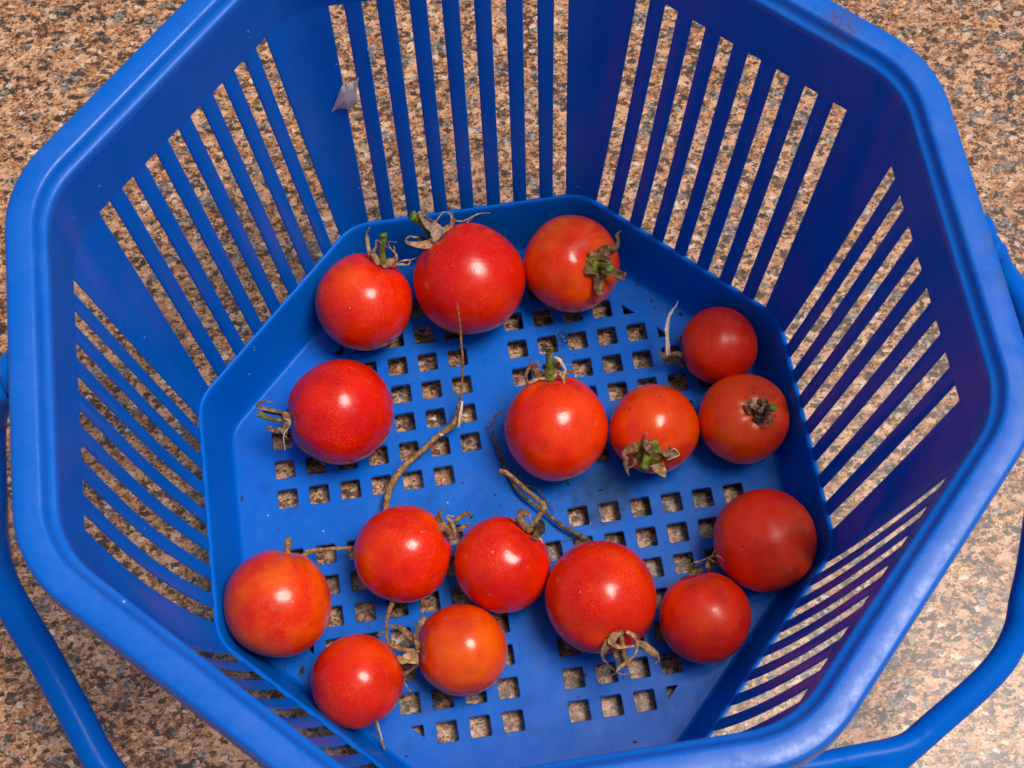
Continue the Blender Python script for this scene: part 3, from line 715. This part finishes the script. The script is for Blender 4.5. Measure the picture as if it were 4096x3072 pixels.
for k in range(8):
    for j in range(7):
        v, f = loft([slat_section(k, j, z) for z in LEV])
        fix_normals(mesh_obj('slat', v, f, PLASTIC, basket))

# solid band above the slots
v, f = sweep_rings([(102.9, 22.0, Z1), (102.98, 22.2, 130), (103.05, 22.6, 136), (103.1, 22.8, 140.6), (104.4, 24.1, 140.6), (104.15, 23.7, 136), (103.95, 23.05, Z1)], closed=True, nc=9)
o = mesh_obj('upper_band', v, f, PLASTIC, basket)
fix_normals(o)
# rolled rim
rp = [(103.1, 22.8, 140.6), (103.15, 22.9, 142.2), (103.35, 23.0, 142.7), (103.8, 23.3, 142.95), (104.5, 23.8, 143.3), (105.0, 24.2, 144.2), (105.3, 24.5, 145.2), (105.6, 24.8, 145.75), (105.95, 25.0, 146.0), (106.5, 25.5, 146.1),
      (109.0, 27.6, 146.15), (111.1, 29.3, 146.05), (111.7, 29.8, 145.85), (112.2, 30.3, 145.2), (112.5, 30.6, 143.6), (112.7, 30.8, 140), (112.9, 31.0, 136.5), (112.3, 30.4, 136.1), (111.6, 29.8, 136.5),
      (111.3, 29.5, 141), (110.8, 29.0, 143.2), (109.6, 28.0, 144.1), (106.6, 25.6, 144.0), (105.0, 24.5, 143.0), (104.4, 24.1, 140.6)]
v, f = sweep_rings(rp, closed=False, ns=6, nc=14)
o = mesh_obj('rim', v, f, PLASTIC_RIM, basket)
fix_normals(o)

# handle, folded down in front of the basket
HL = [(-116.4, -1, 136), (-118.6, -1, 130), (-125.1, -1.7, 118.0), (-132.5, -12.3, 96.0), (-137.4, -18.6, 80.0), (-138.5, -25.7, 70.0), (-135.7, -34.1, 64.0), (-131.8, -43.7, 58.0), (-125.9, -58.3, 52.0), (-119.4, -73.6, 48.0), (-107, -90, 46), (-88, -106, 45), (-60, -119, 44), (-30, -126, 43), (0, -128, 43)]
HR = [(116.4, -1, 136), (118.8, -4, 130), (125.0, -12.9, 122.0), (129.5, -29.4, 104.0), (129.9, -47.3, 88.0), (127.9, -63.1, 72.0), (125.6, -70.6, 66.0), (124.0, -76.8, 61.0), (119.0, -83.6, 57.0), (111.2, -89.4, 54.0), (99.4, -96.2, 50.0), (83.5, -105.2, 46.0), (60, -116, 44), (30, -126, 43), (0, -128, 43)]
def make_handle():
    verts, faces = [], []
    def put(v, f):
        b = len(verts)
        verts.extend(v); faces.extend([tuple(i + b for i in q) for q in f])
    v, f, _ = tube_mesh(HL + HR[-2::-1], [2.8, 3.1, 3.9, 4.3, 4.5, 4.6, 4.7, 4.7, 4.7, 4.6, 4.4, 4.2, 4.1, 4.0, 4.0, 4.0, 4.0, 4.0, 3.95, 3.9, 3.9, 3.9, 3.9, 3.9, 3.9, 3.9, 3.7, 3.1, 2.8], 16, 8, 0)
    put(v, f)
    B = [(104, -93, 50.5), (97, -98, 49.5), (88.9, -100.9, 48.6), (78.4, -101.2, 49.0), (68.0, -101.6, 50.0), (54.4, -101.8, 51.0), (30, -102, 52), (0, -102, 52)]
    Bm = [(-x, y, z) for x, y, z in B]
    v, f, _ = tube_mesh(B + Bm[-2::-1], [3.3, 3.7, 3.7, 3.4, 3.2, 3.1, 3.1, 3.1, 3.1, 3.1, 3.2, 3.4, 3.7, 3.7, 3.3], 14, 8, 0)
    put(v, f)
    o = mesh_obj('handle', verts, faces, PLASTIC, basket)
    r = o.modifiers.new('weld', 'REMESH'); r.mode = 'VOXEL'; r.voxel_size = .0008; r.use_smooth_shade = True
    s = o.modifiers.new('soften', 'SMOOTH'); s.factor = .5; s.iterations = 14
    return o
make_handle()
# round pivots that carry the handle
def disc_x(x0, x1, y, z, r):
    verts, faces = [], []
    prof = [(x0, 0), (x0, r), (x1 - .8 * (1 if x1 > x0 else -1), r), (x1 - .2 * (1 if x1 > x0 else -1), r - .35), (x1, r - .9), (x1, 0)]
    n = 28
    for x, rr in prof:
        for s in range(n):
            a = 2 * math.pi * s / n
            verts.append((x, y + rr * math.cos(a), z + rr * math.sin(a)))
    for i in range(len(prof) - 1):
        for s in range(n):
            s2 = (s + 1) % n
            faces.append((i * n + s, i * n + s2, (i + 1) * n + s2, (i + 1) * n + s))
    return verts, faces
for sx in (-1, 1):
    v, f = disc_x(sx * 111.0, sx * 115.2, 1.5, 137.5, 5.2)
    o = mesh_obj('pivot', v, f, PLASTIC, basket)
    fix_normals(o)
    v, f = disc_x(sx * 115.2, sx * 117.4, -1.0, 135.0, 3.6)
    o = mesh_obj('pivot_cap', v, f, PLASTIC, basket)
    fix_normals(o)

# ------------------------------------------------------------------ tomatoes
RED = (0.774, 0.00672, 0.0006)
ORG = (0.865, 0.054, 0.0012)
STYLE = {  # red, orange, amount of orange, roughness
    1: ((.80, .011, .0006), (.90, .065, .001), .42, .24), 2: ((.70, .005, .0006), (.80, .030, .001), .25, .26), 3: ((.82, .020, .0006), (.90, .085, .001), .52, .24),
    4: ((.74, .004, .0006), (.84, .018, .001), .22, .24), 5: ((.84, .012, .0006), (.90, .060, .001), .45, .22), 6: ((.88, .032, .0006), (.90, .095, .001), .52, .23),
    7: ((.74, .012, .001), (.82, .035, .001), .38, .36), 8: ((.80, .026, .0006), (.88, .085, .001), .48, .30), 9: ((.90, .016, .001), (.92, .055, .001), .42, .38),
    10: ((.80, .012, .0006), (.90, .060, .001), .38, .21), 11: ((.76, .008, .0006), (.88, .040, .001), .32, .21), 12: ((.78, .010, .0006), (.88, .048, .001), .38, .24),
    13: ((.86, .014, .001), (.92, .055, .001), .44, .31), 14: ((.80, .014, .0006), (.90, .13, .002), .40, .23), 15: ((.76, .010, .0006), (.88, .050, .001), .36, .23),
    16: ((.82, .030, .0006), (.90, .11, .002), .45, .22)}
LABEL = {
    1: 'red tomato at the left end of the back row with an upright green stem',
    2: 'largest tomato of the back row, green stem and curled brown sepals on it',
    3: 'orange red tomato at the right end of the back row, cut green stem facing up',
    4: 'deep red tomato alone by the left wall, stem and brown sepals pointing left',
    5: 'bright red tomato in the middle of the basket with tall green stem',
    6: 'small orange tomato between the middle one and the right wall, green stem pointing down',
    7: 'dull dark red wrinkled tomato touching the upper right wall, long white sepal beside it',
    8: 'orange red tomato by the right wall with a brown crumpled calyx on top',
    9: 'large dull red tomato at the lower right wall, no calyx in view',
    10: 'red tomato with a short straight tan stem and brown sepals, left of the middle',
    11: 'red tomato with a long bent brown stem reaching up from its upper right shoulder',
    12: 'large red tomato in the front with a looped tan calyx hanging from its lower edge',
    13: 'dull red tomato in the front right with wispy brown calyx on its top edge',
    14: 'tomato at the front left wall with a pale orange patch, stem stub hidden behind it',
    15: 'red tomato in the front left corner with a thin stalk sticking out below',
    16: 'orange tomato with yellow scars, brown looping stem and sepals on its left'}
AXIS = {9: (.35, -.25, -.90)}
VIEW = Vector((-.05, -.33, .94)).normalized()

def make_tomato(i):
    x, y, z, R = TOMATO_XYZR[i - 1]
    c = Vector((x, y, z))
    d = DETAIL.get(i, {'axis': AXIS.get(i), 'f': []})
    ax = Vector(d['axis']).normalized()
    base = (x, y, 0.0)
    root = empty('tomato', base)
    tag(root, LABEL[i], 'tomato', 'small ripe tomatoes lying in the basket')
    # fruit
    nu, nv = 64, 44
    q = ax.to_track_quat('Z', 'Y')
    verts, faces = [], []
    seed = Vector((i * 13.7, i * 3.1, i * 7.7))
    for a in range(nv + 1):
        th = math.pi * a / nv
        for b in range(nu):
            ph = 2 * math.pi * b / nu
            dirn = Vector((math.sin(th) * math.cos(ph), math.sin(th) * math.sin(ph), math.cos(th)))
            r = R
            dim = (.10, .40) if i in (3, 8, 11, 13, 16) else (.075, .26)
            r *= 1 - dim[0] * math.exp(-(th / dim[1]) ** 2)
            r *= 1 + .016 * math.cos(ph * (4 + i % 3) + i) * math.exp(-((th - .55) / .38) ** 2)
            r += .28 * math.exp(-((math.pi - th) / .07) ** 2) - .12 * math.exp(-((math.pi - th) / .22) ** 2)
            w = q @ dirn
            r *= 1 + .034 * noise.noise(w * 1.1 + seed) + (.012 if i in (7, 9, 13) else .003) * noise.noise(w * 3.2 + seed)
            if i == 7:
                e = abs(w.dot(Vector((.90, -.30, .05)).normalized()) + .28)
                r -= .30 * math.exp(-(e / .05) ** 2) * max(0, w.z) * max(0, 1 - abs(w.dot(Vector((.3, .95, 0)))) * 2.2)
            p = c + w * r
            if p.z < .05:
                p.z = .05 - (p.z - .05) * .02
            verts.append(p)
    for a in range(nv):
        for b in range(nu):
            b2 = (b + 1) % nu
            faces.append((a * nu + b, (a + 1) * nu + b, (a + 1) * nu + b2, a * nu + b2))
    st = STYLE[i]
    mesh_obj('fruit', verts, faces, mat_tomato('tomato_skin', st[0], st[1], st[2], st[3], i), root, base)
    build_details(root, base, d['f'], ax, i)

def build_details(root, base, feats, ax, i):
    for n, ft in enumerate(feats):
        kind, pts, w, col = ft[:4]
        seed = i * 31 + n
        if kind == 'stem':
            P = list(pts)
            if ax is not None and i not in (14, 15):
                P = [list(Vector(P[0]) - ax * 1.4)] + P
                w = [w[0]] + list(w)
            cut = col == 'green' or (col == 'olivebrown' and i == 8)
            v, f, nc = tube_mesh(P, [r_ * (.95 if ax is not None else .86 if i == 101 else 1.25) for r_ in w], 12, 5, .14, seed)
            idx = [0] * len(f)
            if cut:
                for t in range(nc, len(f)):
                    idx[t] = 1
            mesh_obj('stem', v, f, DRY[col], root, base, mats=[DRY[col], DRY['greencut']], mat_idx=idx)
        elif kind == 'sepal':
            P = [Vector(p) for p in pts]
            if ax is not None:
                P[0] = P[0] - ax * .35
            v, f = ribbon_mesh(P, w, VIEW, seed)
            mesh_obj('sepal', v, f, DRY[col], root, base)
        elif kind == 'thread':
            r = w if isinstance(w, (int, float)) else w[0]
            v, f, _ = tube_mesh(pts, [r, r * .9, r * .45], 6, 4, .3, seed)
            cc = 'dry' if col == 'dry' else col
            mesh_obj('branch' if ax is None else 'fibre', v, f, DRY[cc], root, base)
        elif kind == 'disc':
            c = Vector(pts[0]); nrm = Vector(ft[4]).normalized()
            q = nrm.to_track_quat('Z', 'Y')
            verts, faces = [], []
            rings, n_ = 7, 40
            Rs = TOMATO_XYZR[i - 1][3]
            cen = Vector(TOMATO_XYZR[i - 1][:3])
            verts.append(cen + nrm * (Rs - .9))
            for r_ in range(1, rings + 1):
                for s in range(n_):
                    a = 2 * math.pi * s / n_
                    lobe = 1 + .16 * math.cos(5 * a + i) + .10 * noise.noise(Vector((math.cos(a) * 2, math.sin(a) * 2, seed)))
                    rad = w[0] * lobe * r_ / rings
                    loc = Vector((rad * math.cos(a), rad * math.sin(a), 0))
                    dd = (nrm * Rs + q @ loc).normalized()
                    hgt = Rs + .25 + .55 * math.sin(math.pi * min(1, r_ / rings * 1.1)) - (.9 if r_ == rings else 0) - 1.1 * math.exp(-(rad / 1.6) ** 2) + .35 * noise.noise((cen + dd * Rs) * 1.2)
                    verts.append(cen + dd * hgt)
            for s in range(n_):
                faces.append((0, 1 + s, 1 + (s + 1) % n_))
            for r_ in range(rings - 1):
                for s in range(n_):
                    s2 = (s + 1) % n_
                    faces.append((1 + r_ * n_ + s, 1 + (r_ + 1) * n_ + s, 1 + (r_ + 1) * n_ + s2, 1 + r_ * n_ + s2))
            mesh_obj('calyx', verts, faces, DRY[col], root, base)
for i in range(1, 17):
    make_tomato(i)

# ------------------------------------------------------------------ loose twigs
TW = {101: 'long kinked brown twig lying from the back middle tomato down to the front ones',
      102: 'thin dark branching twig curving round the middle tomato to the large front one',
      103: 'short brown twig between the front left tomato and its neighbour'}
for k, lab in TW.items():
    p0 = DETAIL[k]['f'][0][1][0]
    base = (p0[0], p0[1], 0.0)
    root = empty('twig', base)
    tag(root, lab, 'twig', 'dried twigs in the basket')
    build_details(root, base, DETAIL[k]['f'], None, k)

# ------------------------------------------------------------------ scraps of film
def mat_film():
    m, nt, b = new_mat('torn_film')
    v = mm_coords(nt)
    c = ramp(nt, noise_tex(nt, v, .35, 5, .6), [(.3, (.60, .57, .58)), (.7, (.88, .86, .84))])
    nt.links.new(c, b.inputs['Base Color'])
    b.inputs['Roughness'].default_value = .35
    nt.links.new(ramp(nt, noise_tex(nt, v, .22, 4, .6), [(.3, .70), (.7, .92)]), b.inputs['Alpha'])
    bump(nt, b, noise_tex(nt, v, .5, 4, .6), .5, .4)
    tr = N(nt, 'ShaderNodeBsdfTranslucent')
    tr.inputs['Color'].default_value = (.85, .84, .83, 1)
    mx = nt.nodes.new('ShaderNodeMixShader')
    mx.inputs[0].default_value = .4
    nt.links.new(b.outputs[0], mx.inputs[1]); nt.links.new(tr.outputs[0], mx.inputs[2])
    nt.links.new(mx.outputs[0], nt.nodes['Material Output'].inputs['Surface'])
    return m
FILM = mat_film()
def make_film(name, outline, label):
    cen = sum((Vector(p) for p in outline), Vector()) / len(outline)
    bm = bmesh.new()
    vs = [bm.verts.new(p) for p in outline]
    fc = bm.faces.new(vs)
    bmesh.ops.triangulate(bm, faces=[fc])
    bmesh.ops.subdivide_edges(bm, edges=bm.edges[:], cuts=2, use_grid_fill=True)
    for v in bm.verts:
        v.co.y -= .45 + .30 * noise.noise(v.co * .30 + Vector((3, 1, 2))) + .15
    ext = bmesh.ops.extrude_face_region(bm, geom=bm.faces[:])
    for g in ext['geom']:
        if isinstance(g, bmesh.types.BMVert):
            g.co.y += .07
    bmesh.ops.recalc_face_normals(bm, faces=bm.faces)
    for v in bm.verts:
        v.co = (v.co - cen) * MM
    me = bpy.data.meshes.new(name); bm.to_mesh(me); bm.free()
    me.materials.append(FILM)
    for p in me.polygons:
        p.use_smooth = True
    o = bpy.data.objects.new(name, me)
    o.location = cen * MM
    COL.objects.link(o)
    tag(o, label, 'tape scrap')
make_film('tape_scrap', FILM_BIG, 'torn greyish clear tape scrap stuck across the first slot of the back wall')
make_film('tape_scrap', FILM_SMALL, 'tiny whitish tape scrap on a slat edge of the back wall')

# ------------------------------------------------------------------ crumbs on the floor
def make_crumbs():
    rnd = random.Random(5)
    pts = [(x, y, rnd.uniform(.35, .65)) for x, y in CRUMBS]
    for _ in range(90):
        a, r = rnd.uniform(0, 6.283), 80 * math.sqrt(rnd.random())
        x, y = r * math.cos(a), r * math.sin(a)
        hx, hy = abs((x + 5) % 10 - 5), abs((y + 5) % 10 - 5)
        if hx < 3.6 and hy < 3.6 and abs(x) > 6 and abs(y) > 6:
            continue
        pts.append((x, y, rnd.uniform(.12, .3)))
    bm = bmesh.new()
    for x, y, s in pts:
        m_ = Matrix.Translation(Vector((x, y, s * .35)) * MM) @ Matrix.Rotation(rnd.uniform(0, 3), 4, 'Z') @ Matrix.Diagonal((s * 1.5 * MM, s * .8 * MM, s * .6 * MM, 1))
        r = bmesh.ops.create_icosphere(bm, subdivisions=1, radius=1.0, matrix=m_)
        for v in r['verts']:
            v.co += Vector((rnd.uniform(-1, 1), rnd.uniform(-1, 1), rnd.uniform(-.5, .5))) * s * .25 * MM
    me = bpy.data.meshes.new('crumbs'); bm.to_mesh(me); bm.free()
    me.materials.append(DRY['dark'])
    o = bpy.data.objects.new('crumbs', me)
    COL.objects.link(o)
    o['kind'] = 'stuff'
    tag(o, 'dark specks of soil and dry leaf scattered over the blue basket floor', 'crumbs')
make_crumbs()
